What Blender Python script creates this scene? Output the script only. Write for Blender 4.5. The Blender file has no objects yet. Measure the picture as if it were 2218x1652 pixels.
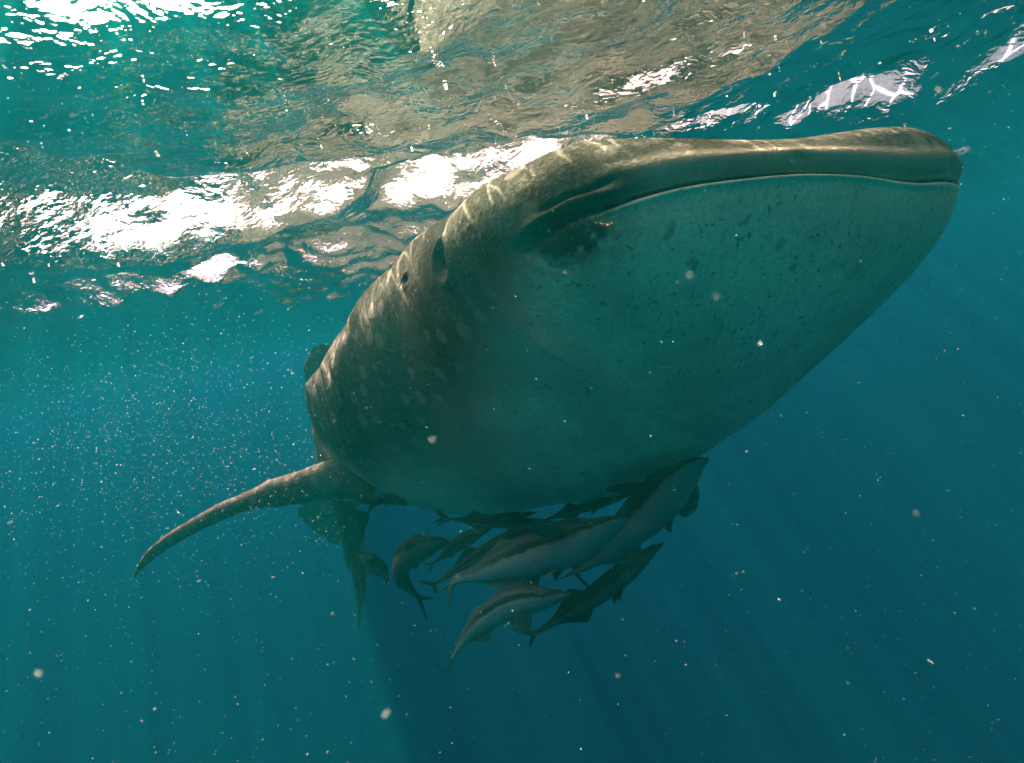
import bpy, bmesh, math, random
import numpy as np
from mathutils import Matrix, Vector

sc = bpy.context.scene
col = sc.collection
rng = np.random.default_rng(7)

# ---------------------------------------------------------------- camera
WZ = -0.25                       # mean level of the sea surface
PITCH, ROLL, CAMZ = math.radians(-6.0), math.radians(12.0), -0.75
_f = np.array([0, math.cos(PITCH), math.sin(PITCH)]); _r0 = np.array([1., 0, 0]); _u0 = np.cross(_r0, _f)
CU = _u0*math.cos(ROLL) + _r0*math.sin(ROLL); CR = _r0*math.cos(ROLL) - _u0*math.sin(ROLL); CF = _f
CP = np.array([0, 0, CAMZ])
cam_d = bpy.data.cameras.new('camera'); cam = bpy.data.objects.new('camera', cam_d); col.objects.link(cam)
cam_d.sensor_width = 36; cam_d.lens = 36*1250/2218; cam_d.clip_start = 0.02; cam_d.clip_end = 500
cam.matrix_world = Matrix(((CR[0], CU[0], -CF[0], CP[0]), (CR[1], CU[1], -CF[1], CP[1]), (CR[2], CU[2], -CF[2], CP[2]), (0, 0, 0, 1)))
cam_d.dof.use_dof = True; cam_d.dof.focus_distance = 1.5; cam_d.dof.aperture_fstop = 9.0
sc.camera = cam

def at(x, y, z):
    """world point z metres in front of the lens, seen at reference position (x, y)"""
    return CP + z*(CF + CR*(x - 1109)/1250 - CU*(y - 826)/1250)

# ---------------------------------------------------------------- light
SUN_EL, SUN_AZ = math.radians(48), math.radians(-22)       # azimuth from +Y, negative = to the left
sd = np.array([math.sin(SUN_AZ)*math.cos(SUN_EL), math.cos(SUN_AZ)*math.cos(SUN_EL), math.sin(SUN_EL)])
world = bpy.data.worlds.new('World'); sc.world = world; world.use_nodes = True
wn = world.node_tree; bg = wn.nodes['Background']; sky = wn.nodes.new('ShaderNodeTexSky')
sky.sky_type = 'NISHITA'; sky.sun_disc = False; sky.sun_elevation = SUN_EL; sky.sun_rotation = SUN_AZ
tint = wn.nodes.new('ShaderNodeMix'); tint.data_type = 'RGBA'; tint.blend_type = 'MULTIPLY'; tint.inputs[0].default_value = 1; tint.inputs[7].default_value = (1, .96, .66, 1)   # warm white balance
wn.links.new(sky.outputs[0], tint.inputs[6]); wn.links.new(tint.outputs[2], bg.inputs[0]); bg.inputs[1].default_value = 0.055; sky.dust_density = 9.0; sky.air_density = .35; sky.ozone_density = .3
sl = bpy.data.lights.new('sun', 'SUN'); sun = bpy.data.objects.new('sun', sl); col.objects.link(sun)
sl.energy = 5.0; sl.angle = math.radians(0.5); sl.color = (1.0, 0.90, 0.62)
sun.rotation_euler = Vector(sd).to_track_quat('Z', 'Y').to_euler()
vs = sc.view_settings
vs.view_transform = 'Standard'; vs.look = 'None'; vs.exposure = 3.9; vs.gamma = 1.0; vs.use_curve_mapping = False
cy = sc.cycles
cy.max_bounces = 8; cy.diffuse_bounces = 3; cy.glossy_bounces = 3; cy.transmission_bounces = 4; cy.volume_bounces = 0
cy.transparent_max_bounces = 12; cy.sample_clamp_indirect = 4.0; cy.sample_clamp_direct = 0
cy.use_denoising = True

# ---------------------------------------------------------------- helpers
def tag(o, label=None, cat=None, group=None, kind=None):
    if label: o['label'] = label
    if cat: o['category'] = cat
    if group: o['group'] = group
    if kind: o['kind'] = kind
    return o

def empty(name, loc=(0, 0, 0)):
    o = bpy.data.objects.new(name, None); o.empty_display_size = 0.1; col.objects.link(o); o.location = loc
    return o

def mesh_obj(name, verts, faces, mat, parent=None, smooth=True, attrs=None):
    me = bpy.data.meshes.new(name)
    verts = np.asarray(verts, float); faces = np.asarray(faces)
    me.from_pydata(verts.tolist(), [], faces.tolist())
    if smooth: me.shade_smooth()
    for k, v in (attrs or {}).items():
        a = me.attributes.new(k, 'FLOAT', 'POINT'); a.data.foreach_set('value', np.asarray(v, np.float32).ravel())
    me.materials.append(mat); me.update()
    o = bpy.data.objects.new(name, me); col.objects.link(o)
    if parent: o.parent = parent
    return o

def grid_faces(nu, nv, close_u=False, close_v=False):
    i = np.arange(nu if close_u else nu-1); j = np.arange(nv if close_v else nv-1)
    I, J = np.meshgrid(i, j, indexing='ij'); I2 = (I+1) % nu; J2 = (J+1) % nv
    return np.stack([I*nv+J, I2*nv+J, I2*nv+J2, I*nv+J2], -1).reshape(-1, 4)

def new_mat(name):
    m = bpy.data.materials.new(name); m.use_nodes = True; nt = m.node_tree
    for n in list(nt.nodes): nt.nodes.remove(n)
    return m, nt, nt.nodes.new('ShaderNodeOutputMaterial')

class NT:
    """tiny node helper"""
    def __init__(s, nt): s.nt = nt
    def n(s, typ, **kw):
        nd = s.nt.nodes.new(typ)
        for k, v in kw.items(): setattr(nd, k, v)
        return nd
    def set(s, sock, v):
        if hasattr(v, 'is_output') or isinstance(v, bpy.types.NodeSocket): s.nt.links.new(v, sock)
        else: sock.default_value = v
    def math(s, op, a, b=0.0, c=0.0):
        nd = s.n('ShaderNodeMath', operation=op); s.set(nd.inputs[0], a); s.set(nd.inputs[1], b); s.set(nd.inputs[2], c); return nd.outputs[0]
    def mix(s, f, a, b, blend='MIX'):
        nd = s.n('ShaderNodeMix', data_type='RGBA', blend_type=blend); s.set(nd.inputs[0], f); s.set(nd.inputs[6], a); s.set(nd.inputs[7], b); return nd.outputs[2]
    def ramp(s, v, lo, hi, a=0.0, b=1.0):
        nd = s.n('ShaderNodeMapRange', interpolation_type='SMOOTHSTEP'); s.set(nd.inputs[0], v)
        nd.inputs[1].default_value = lo; nd.inputs[2].default_value = hi; nd.inputs[3].default_value = a; nd.inputs[4].default_value = b; return nd.outputs[0]
    def noise(s, vec, scale, detail=4, rough=.5, dist=0.0):
        nd = s.n('ShaderNodeTexNoise'); s.set(nd.inputs['Vector'], vec); nd.inputs['Scale'].default_value = scale
        nd.inputs['Detail'].default_value = detail; nd.inputs['Roughness'].default_value = rough; nd.inputs['Distortion'].default_value = dist; return nd
    def voro(s, vec, scale, feature='F1', rnd=1.0, dims='3D'):
        nd = s.n('ShaderNodeTexVoronoi', feature=feature, voronoi_dimensions=dims); s.set(nd.inputs['Vector'], vec)
        nd.inputs['Scale'].default_value = scale; nd.inputs['Randomness'].default_value = rnd; return nd
    def attr(s, name): nd = s.n('ShaderNodeAttribute', attribute_name=name); return nd.outputs['Fac']

def pchip(xs, ys, x):
    xs = np.asarray(xs, float); ys = np.asarray(ys, float); h = np.diff(xs); d = np.diff(ys) / h
    m = np.zeros_like(ys)
    for i in range(1, len(xs) - 1):
        if d[i-1] * d[i] > 0:
            w1 = 2*h[i] + h[i-1]; w2 = h[i] + 2*h[i-1]; m[i] = (w1 + w2) / (w1/d[i-1] + w2/d[i])
    m[0] = d[0]; m[-1] = d[-1]
    x = np.clip(x, xs[0], xs[-1]); i = np.clip(np.searchsorted(xs, x) - 1, 0, len(xs) - 2)
    t = (x - xs[i]) / h[i]; t2 = t*t; t3 = t2*t
    return (2*t3-3*t2+1)*ys[i] + (t3-2*t2+t)*h[i]*m[i] + (-2*t3+3*t2)*ys[i+1] + (t3-t2)*h[i]*m[i+1]

# ---------------------------------------------------------------- sea surface
def axis(n, half, near, c):
    t = np.linspace(-1, 1, n)
    k = math.log(half/near)
    x = near*np.sinh(t*np.arcsinh(half/near*1.0)) if False else np.sign(t)*(near*np.abs(t) + (half-near)*np.abs(t)**6)
    return x + c
def wave_height(X, Y):
    r = np.random.default_rng(5); h = np.zeros_like(X)
    chop = .78 + 1.3/(1 + np.exp(-(Y - 1.5 + .35*X)/.35))
    for lam, amp, n, spread in ((4.2, .030, 5, .5), (2.2, .020, 6, .6), (1.15, .013, 8, .7), (.62, .0085, 12, .8), (.34, .0056, 16, .9), (.19, .0034, 18, 1.0), (.11, .0018, 18, 1.1)):
        for _ in range(n):
            l = lam*r.uniform(.75, 1.3); a = math.radians(WAVE_DIR) + r.normal()*spread; k = 2*math.pi/l; ph = r.uniform(0, 6.283)
            s = .5 + .5*np.sin(k*(X*math.cos(a) + Y*math.sin(a)) + ph)
            h += amp*math.sqrt(2/n)*(1.35*s**1.5 - .62)*(chop if lam < 1.3 else 1.0)
    # steep little swells: the surface sags to a trough line and climbs sharply behind it
    for pts, dep, rise, w0, w1 in SWELLS:
        best = np.full(X.shape, 1e9); sgn = np.zeros_like(X); along = np.zeros_like(X)
        for (x0, y0), (x1, y1) in zip(pts[:-1], pts[1:]):
            dx, dy = x1 - x0, y1 - y0; LL = dx*dx + dy*dy
            t = np.clip(((X - x0)*dx + (Y - y0)*dy)/LL, 0, 1); ex = X - x0 - t*dx; ey = Y - y0 - t*dy; d = np.hypot(ex, ey)
            s = np.sign(dx*(Y - y0) - dy*(X - x0)); m = d < best; best = np.where(m, d, best); sgn = np.where(m, s, sgn)
        e = best*sgn
        endf = 1.0
        for (x, y), (ox, oy) in ((pts[0], pts[1]), (pts[-1], pts[-2])):
            l = math.hypot(x - ox, y - oy); a = ((X - x)*(x - ox) + (Y - y)*(y - oy))/l; endf = endf*(1 - np.clip(a/.7, 0, 1)**2*(3 - 2*np.clip(a/.7, 0, 1)))
        near = -dep*np.exp(-np.clip(-e, 0, None)/w0)
        far = pchip([0, .12, .28, .46, .76, 1.3, 2.2], [-dep, 0, rise, rise*.62, -.75*rise, -.4*rise, 0], e/w1)
        h += np.where(e < 0, near, far)*endf
    return h
def on_surface(x, y):
    d = CF + CR*(x - 1109)/1250 - CU*(y - 826)/1250; k = (WZ - .06 - CAMZ)/d[2]; p = CP + d*k; return (p[0], p[1])
SWELLS = [([on_surface(*p) for p in ((-250, 190), (0, 245), (220, 305), (450, 372), (700, 372), (950, 330), (1150, 300), (1430, 265))], .020, .098, .30, 1.0),
          ([on_surface(*p) for p in ((-300, 610), (0, 575), (250, 540), (500, 505), (700, 470))], .012, .105, .3, 1.2),
          ([on_surface(*p) for p in ((1840, 160), (1960, 105), (2100, 55), (2300, 0), (2500, -40))], .015, .12, .3, .9)]
WAVE_DIR = 70
gx = axis(640, 45, 4.6, 0.0); gy = axis(640, 45, 4.6, 2.0)
GX, GY = np.meshgrid(gx, gy, indexing='ij')
GH = WZ + wave_height(GX, GY)

m, nt, out = new_mat('sea_surface'); N = NT(nt)
tc = N.n('ShaderNodeTexCoord').outputs['Object']
bn1 = N.noise(tc, 14, 3, .55, .4); bn2 = N.noise(tc, 55, 2, .5, .2)
hgt = N.math('ADD', N.math('MULTIPLY', bn1.outputs[0], .0095), N.math('MULTIPLY', bn2.outputs[0], .0026))
bump = N.n('ShaderNodeBump'); bump.inputs['Strength'].default_value = 1.0; bump.inputs['Distance'].default_value = 1.0; N.set(bump.inputs['Height'], hgt)
fr = N.n('ShaderNodeFresnel'); fr.inputs[0].default_value = 1.33; N.set(fr.inputs['Normal'], bump.outputs[0])
# caustic light painted into the transparent colour: fine bright threads between dimmer cells
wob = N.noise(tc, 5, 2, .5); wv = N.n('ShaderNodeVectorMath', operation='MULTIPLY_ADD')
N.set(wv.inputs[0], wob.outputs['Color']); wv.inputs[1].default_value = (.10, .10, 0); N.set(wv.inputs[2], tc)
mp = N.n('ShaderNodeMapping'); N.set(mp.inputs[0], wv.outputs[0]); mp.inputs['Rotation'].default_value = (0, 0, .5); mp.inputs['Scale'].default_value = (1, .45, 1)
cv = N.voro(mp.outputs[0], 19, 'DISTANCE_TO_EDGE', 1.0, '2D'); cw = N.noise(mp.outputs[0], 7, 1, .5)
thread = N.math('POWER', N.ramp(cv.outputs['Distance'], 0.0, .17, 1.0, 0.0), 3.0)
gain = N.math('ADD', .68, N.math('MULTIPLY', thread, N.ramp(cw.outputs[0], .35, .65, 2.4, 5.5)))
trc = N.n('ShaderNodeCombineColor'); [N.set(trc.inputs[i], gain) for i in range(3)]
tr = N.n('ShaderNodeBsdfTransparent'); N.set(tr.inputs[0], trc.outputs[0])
rf = N.n('ShaderNodeBsdfRefraction'); rf.inputs['IOR'].default_value = 1.33; rf.inputs['Roughness'].default_value = .20; N.set(rf.inputs['Normal'], bump.outputs[0])
gl = N.n('ShaderNodeBsdfGlossy'); gl.inputs['Roughness'].default_value = .03; N.set(gl.inputs['Normal'], bump.outputs[0])
m1 = N.n('ShaderNodeMixShader'); m1.inputs[0].default_value = .50; N.set(m1.inputs[1], tr.outputs[0]); N.set(m1.inputs[2], rf.outputs[0])
m2 = N.n('ShaderNodeMixShader'); N.set(m2.inputs[0], fr.outputs[0]); N.set(m2.inputs[1], m1.outputs[0]); N.set(m2.inputs[2], gl.outputs[0])
N.set(out.inputs[0], m2.outputs[0]); M_SEA = m
sea = mesh_obj('sea_surface', np.stack([GX, GY, GH], -1).reshape(-1, 3), grid_faces(len(gx), len(gy)), M_SEA)
tag(sea, kind='structure')

# the water itself: one closed box of even scattering round everything
m, nt, out = new_mat('sea_water'); N = NT(nt)
def pvol(ss, sa, g):
    """principled volume from scattering and absorption per metre (r, g, b)"""
    d = max(x + y for x, y in zip(ss, sa)); c = [x/d for x in ss]
    ab = [(1 - min(1, y/(d*(1 - k))))**2 if k < .999 else 1.0 for y, k in zip(sa, c)]
    v = N.n('ShaderNodeVolumePrincipled'); v.inputs['Density'].default_value = d; v.inputs['Color'].default_value = (*c, 1)
    v.inputs['Absorption Color'].default_value = (*ab, 1); v.inputs['Anisotropy'].default_value = g; return v
va = pvol((.0001, .0222, .0), (.115, .165, .092), .90)      # suspended matter: greenish, thrown forward
vb = pvol((.0003, .0, .0212), (0, 0, 0), -.18)               # the water: blue, all ways
ad = N.n('ShaderNodeAddShader'); N.set(ad.inputs[0], va.outputs[0]); N.set(ad.inputs[1], vb.outputs[0]); N.set(out.inputs['Volume'], ad.outputs[0])
bx = np.array([(x, y, z) for x in (-48, 48) for y in (-46, 50) for z in (-42, .35)], float)
bf = [(0, 1, 3, 2), (4, 6, 7, 5), (0, 4, 5, 1), (2, 3, 7, 6), (0, 2, 6, 4), (1, 5, 7, 3)]
hz = mesh_obj('haze', bx, bf, m, smooth=False); tag(hz, kind='stuff')
# ---------------------------------------------------------------- whale shark: pose and sculpting strokes (in the animal's own axes)
SH_H = [0.5069,1.4408,-0.9041]
SH_B = [[0.46152,-0.88528,-0.05727],[0.88267,0.46471,-0.0703],[0.08885,-0.0181,0.99588]]   # forward, left, up
SP_S = [0.45,2.0,2.7,3.4,4.4,5.3,6.0]
SP_Y = [0.0,0.0,-0.0591,-0.0859,-0.0204,0.1042,0.2558]
SP_Z = [0.0,0.0,-0.2849,-0.5906,-1.039,-1.4349,-1.7821]
STROKES = [
[0.25,[[0.389,0.376,0.313],[0.391,0.359,0.332],[0.388,0.339,0.351],[0.397,0.259,0.369],[0.392,0.19,0.384],[0.395,0.124,0.387],[0.394,0.061,0.39],[0.383,0.02,0.394],[0.383,-0.04,0.394],[0.376,-0.15,0.394],[0.356,-0.255,0.394],[0.331,-0.289,0.398],[0.324,-0.345,0.394],[0.3,-0.375,0.396],[0.279,-0.408,0.396],[0.256,-0.438,0.396],[0.23,-0.475,0.394],[0.197,-0.5,0.394],[0.149,-0.517,0.396],[0.114,-0.547,0.392],[0.072,-0.578,0.384],[0.01,-0.576,0.387],[-0.255,-0.528,0.398],[-0.394,-0.537,0.383],[-0.438,-0.555,0.363],[-0.725,-0.569,0.299],[-0.864,-0.62,0.233],[-1.049,-0.664,0.156],[-1.145,-0.701,0.08],[-1.265,-0.721,-0.007],[-1.561,-0.694,-0.08],[-1.88,-0.655,-0.212],[-1.928,-0.652,-0.29],[-1.928,-0.647,-0.334],[-1.928,-0.633,-0.403],[-1.928,-0.598,-0.497],[0.379,0.403,0.266],[0.369,0.402,0.229],[0.333,0.426,0.184],[0.326,0.356,0.121],[0.314,0.296,0.075],[0.261,0.312,0.028],[0.218,0.221,-0.047],[0.164,0.132,-0.115],[0.106,0.105,-0.161],[0.031,0.034,-0.221],[-0.068,-0.0,-0.288],[-0.394,-0.008,-0.513],[-0.561,-0.037,-0.57],[-0.725,-0.082,-0.611],[-0.793,-0.149,-0.618],[-0.828,-0.181,-0.622],[-0.882,-0.254,-0.619],[-1.049,-0.36,-0.626],[0.313,-0.512,0.284],[0.34,-0.476,0.284],[0.374,-0.417,0.284],[0.402,-0.35,0.284],[0.425,-0.268,0.284],[0.441,-0.176,0.284],[0.449,-0.07,0.284],[0.45,0.036,0.284],[0.26,0.565,0.284]],[[-0.0058,-0.0133,-0.0092],[0.0049,0.0088,-0.0011],[0.0033,0.0057,-0.0017],[0.0028,0.0057,0.0016],[0.0099,0.0226,0.0156],[0.0086,0.021,0.0194],[0.0025,0.0084,0.0146],[-0.0061,-0.0109,0.0015],[-0.0112,-0.0237,-0.0105],[-0.0145,-0.0368,-0.038],[-0.0042,-0.0181,-0.0391],[0.0021,-0.0031,-0.0268],[0.0041,0.002,-0.0218],[0.006,0.0087,-0.0093],[0.0056,0.0097,-0.0029],[0.0027,0.0089,0.015],[-0.0026,0.0025,0.0281],[-0.0055,-0.0033,0.027],[-0.0062,-0.0066,0.0195],[-0.0006,-0.0024,-0.0049],[0.0086,0.0092,-0.0262],[-0.0043,-0.0071,0.0033],[0.0016,0.0023,-0.0029],[0.0101,0.016,-0.0111],[-0.008,-0.0121,0.0105],[0.0023,0.004,-0.0006],[-0.0112,-0.0201,0.0033],[0.0146,0.0257,-0.0056],[0.0001,0.0005,0.0015],[-0.0011,-0.0016,0.0016],[-0.0111,-0.021,-0.0015],[-0.0075,-0.0136,0.0009],[0.0146,0.0294,0.0088],[-0.0021,-0.0041,-0.0009],[-0.0277,-0.0562,-0.0178],[0.0077,0.0148,0.0016],[-0.011,-0.0233,-0.0106],[-0.0039,-0.0087,-0.0053],[0.0015,0.0017,-0.0044],[0.0016,0.0025,-0.0019],[-0.0066,-0.0127,-0.0018],[-0.006,-0.011,0.0008],[-0.0058,-0.0094,0.0051],[-0.0028,-0.0027,0.0098],[0.0055,0.0114,0.0046],[0.0054,0.0083,-0.0069],[0.0007,-0.0041,-0.0209],[-0.0017,-0.001,0.0083],[-0.0007,-0.0018,-0.002],[0.0043,0.0137,0.0218],[0.0027,0.0067,0.0064],[-0.0032,-0.0098,-0.0147],[0.0004,0.0005,-0.001],[-0.0008,-0.0014,0.0001],[-0.0013,-0.0138,-0.0439],[-0.0014,-0.003,-0.0016],[-0.0001,0.0042,0.0172],[0.0039,0.0136,0.0246],[-0.0018,0.0073,0.0406],[0.0016,0.0115,0.0326],[0.0077,0.0169,0.01],[0.0022,-0.0034,-0.0289],[0.0058,0.0161,0.0205]]],
[0.16,[[0.39,0.366,0.311],[0.395,0.336,0.343],[0.391,0.334,0.353],[0.388,0.29,0.377],[0.395,0.195,0.387],[0.384,0.148,0.394],[0.382,0.077,0.392],[0.376,0.014,0.39],[0.39,-0.071,0.379],[0.375,-0.173,0.377],[0.357,-0.27,0.378],[0.339,-0.308,0.381],[0.324,-0.346,0.384],[0.311,-0.386,0.385],[0.29,-0.419,0.388],[0.266,-0.449,0.39],[0.229,-0.476,0.395],[0.196,-0.501,0.396],[0.156,-0.523,0.397],[0.12,-0.553,0.393],[0.059,-0.573,0.389],[0.018,-0.582,0.385],[-0.212,-0.542,0.385],[-0.391,-0.533,0.379],[-0.436,-0.551,0.36],[-0.726,-0.572,0.299],[-0.846,-0.624,0.231],[-1.043,-0.653,0.154],[-1.222,-0.678,0.075],[-1.641,-0.674,-0.029],[-1.643,-0.71,-0.088],[-1.827,-0.699,-0.207],[-1.944,-0.684,-0.297],[-1.945,-0.68,-0.348],[-1.944,-0.666,-0.412],[-1.942,-0.627,-0.506],[0.385,0.368,0.261],[0.367,0.376,0.225],[0.351,0.348,0.175],[0.312,0.339,0.12],[0.276,0.313,0.069],[0.247,0.287,0.03],[0.205,0.206,-0.042],[0.156,0.133,-0.112],[0.1,0.114,-0.163],[0.036,0.038,-0.232],[-0.062,0.005,-0.305],[-0.408,-0.006,-0.512],[-0.559,-0.03,-0.554],[-0.721,-0.073,-0.595],[-0.808,-0.128,-0.615],[-0.826,-0.174,-0.612],[-0.898,-0.239,-0.623],[-1.03,-0.37,-0.619],[0.309,-0.515,0.289],[0.34,-0.474,0.29],[0.374,-0.415,0.29],[0.401,-0.35,0.29],[0.423,-0.27,0.289],[0.438,-0.18,0.287],[0.447,-0.062,0.286],[0.449,0.035,0.287],[0.267,0.553,0.289]],[[-0.003,-0.0065,-0.0033],[0.0029,0.0058,0.0015],[0.0026,0.0051,0.0011],[-0.0017,-0.004,-0.003],[0.0013,0.0033,0.0034],[0.0018,0.0046,0.0048],[-0.0,0.0008,0.0033],[0.0014,0.0041,0.0056],[-0.0002,-0.0004,-0.0002],[-0.0043,-0.0114,-0.0132],[-0.0025,-0.0085,-0.0144],[-0.0,-0.0019,-0.0075],[0.0013,0.0008,-0.0061],[0.0019,0.0026,-0.0037],[0.0021,0.0029,-0.0038],[0.0006,0.0029,0.0071],[-0.0022,-0.0,0.0156],[-0.0039,-0.0038,0.0131],[-0.0035,-0.0051,0.0054],[0.0012,0.0001,-0.0082],[0.0086,0.011,-0.0195],[-0.0047,-0.0057,0.0115],[-0.0009,-0.0013,0.0012],[0.0083,0.0129,-0.0094],[-0.008,-0.0127,0.0088],[0.0034,0.0058,-0.002],[-0.0053,-0.0092,0.0024],[0.0046,0.0082,-0.0016],[-0.0006,-0.001,0.0004],[0.0189,0.0353,0.0004],[-0.0154,-0.0287,-0.0003],[-0.0032,-0.0063,-0.0013],[0.0132,0.026,0.0053],[0.0014,0.0032,0.002],[-0.0205,-0.0411,-0.0114],[0.0102,0.0205,0.0059],[-0.0068,-0.0135,-0.0034],[0.0,0.0001,0.0001],[0.005,0.0102,0.0031],[-0.0,-0.0001,0.0],[0.0025,0.0045,-0.0008],[-0.0035,-0.0067,-0.0003],[-0.0001,-0.0002,-0.0001],[-0.0026,-0.004,0.0033],[0.0023,0.0038,-0.0019],[0.0001,0.0004,0.0004],[0.0005,-0.0001,-0.0041],[0.0003,0.0026,0.008],[-0.0009,-0.0039,-0.0086],[0.002,0.0068,0.0117],[0.0009,0.0021,0.0015],[-0.0031,-0.0088,-0.0117],[0.0009,0.0027,0.0039],[0.0003,0.0008,0.0006],[0.0072,0.0059,-0.0292],[-0.0047,-0.0077,0.0043],[-0.0026,-0.0021,0.0108],[0.0027,0.0067,0.0065],[-0.0008,0.0024,0.0152],[0.0048,0.0117,0.0105],[-0.003,-0.0032,0.0089],[0.0003,-0.0047,-0.0201],[-0.0004,0.0003,0.0043]]],
[0.1,[[0.395,0.352,0.309],[0.4,0.323,0.342],[0.401,0.315,0.348],[0.401,0.267,0.374],[0.397,0.2,0.39],[0.387,0.154,0.397],[0.371,0.105,0.4],[0.37,0.027,0.392],[0.361,-0.028,0.387],[0.373,-0.178,0.371],[0.364,-0.286,0.369],[0.343,-0.315,0.374],[0.328,-0.353,0.378],[0.315,-0.393,0.382],[0.289,-0.42,0.388],[0.255,-0.451,0.394],[0.229,-0.476,0.397],[0.196,-0.501,0.4],[0.163,-0.528,0.398],[0.12,-0.553,0.394],[0.059,-0.572,0.388],[0.034,-0.588,0.38],[-0.212,-0.541,0.384],[-0.391,-0.532,0.378],[-0.436,-0.551,0.36],[-0.727,-0.572,0.3],[-0.847,-0.626,0.232],[-0.985,-0.663,0.153],[-1.22,-0.675,0.075],[-1.637,-0.666,-0.029],[-1.619,-0.711,-0.085],[-1.714,-0.718,-0.194],[-1.944,-0.683,-0.297],[-1.946,-0.679,-0.373],[-1.946,-0.67,-0.413],[-1.943,-0.628,-0.507],[0.384,0.366,0.261],[0.367,0.375,0.225],[0.351,0.348,0.175],[0.315,0.334,0.12],[0.31,0.251,0.076],[0.249,0.282,0.031],[0.204,0.203,-0.041],[0.155,0.131,-0.111],[0.1,0.113,-0.163],[0.037,0.039,-0.234],[-0.061,0.006,-0.308],[-0.394,-0.004,-0.501],[-0.559,-0.029,-0.552],[-0.721,-0.071,-0.592],[-0.808,-0.128,-0.614],[-0.826,-0.174,-0.613],[-0.899,-0.24,-0.624],[-1.029,-0.369,-0.618],[0.31,-0.514,0.286],[0.341,-0.472,0.288],[0.375,-0.414,0.292],[0.401,-0.348,0.294],[0.423,-0.269,0.295],[0.438,-0.18,0.293],[0.447,-0.063,0.287],[0.45,0.035,0.285],[0.265,0.551,0.292]],[[-0.0013,-0.0028,-0.0014],[0.0031,0.0064,0.0025],[0.0018,0.0038,0.0017],[-0.0032,-0.0068,-0.0035],[0.0008,0.0018,0.0011],[0.001,0.0023,0.0018],[-0.0011,-0.0022,-0.001],[0.0009,0.0024,0.0028],[-0.0002,-0.0007,-0.0013],[-0.0013,-0.0033,-0.0036],[-0.0009,-0.0026,-0.0039],[-0.0,-0.0002,-0.0004],[0.0001,0.0002,-0.0002],[0.0003,0.0007,0.0005],[0.0006,0.0002,-0.0039],[0.0006,0.0009,-0.001],[-0.0007,0.0001,0.0056],[-0.0013,-0.0014,0.004],[-0.0013,-0.002,0.0018],[0.0007,0.0005,-0.003],[0.007,0.0093,-0.0144],[-0.0063,-0.0082,0.0136],[-0.0006,-0.001,0.0007],[0.0055,0.0087,-0.0063],[-0.0054,-0.0085,0.006],[0.0012,0.002,-0.0007],[-0.0017,-0.003,0.0008],[0.0018,0.0031,-0.0005],[-0.0002,-0.0003,0.0],[0.0092,0.0173,0.0003],[-0.0092,-0.0173,-0.0005],[0.0014,0.0026,0.0001],[0.0038,0.0073,0.0012],[0.0061,0.0123,0.0039],[-0.0129,-0.026,-0.0074],[0.0061,0.0122,0.0037],[-0.0043,-0.0085,-0.0023],[0.0009,0.0019,0.0008],[0.0034,0.0066,0.0013],[-0.0013,-0.0026,-0.0007],[-0.0001,-0.0001,-0.0001],[-0.0009,-0.0015,0.0004],[0.0009,0.0015,-0.0006],[-0.0016,-0.0026,0.0017],[0.0014,0.0022,-0.0018],[-0.0005,-0.0007,0.0009],[0.0003,0.0003,-0.001],[0.0,-0.0003,-0.0014],[-0.0003,-0.001,-0.002],[0.0005,0.0017,0.003],[0.001,0.0026,0.0029],[-0.002,-0.0053,-0.0065],[0.0009,0.0025,0.003],[-0.0,-0.0001,-0.0002],[0.0047,0.005,-0.0142],[-0.0044,-0.0058,0.0089],[-0.001,-0.0009,0.0039],[0.0028,0.0045,-0.0027],[-0.002,-0.0021,0.0062],[0.003,0.0057,0.0003],[-0.0017,-0.0018,0.0054],[0.0006,-0.0008,-0.0073],[0.0,0.0003,0.0009]]],
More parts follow.
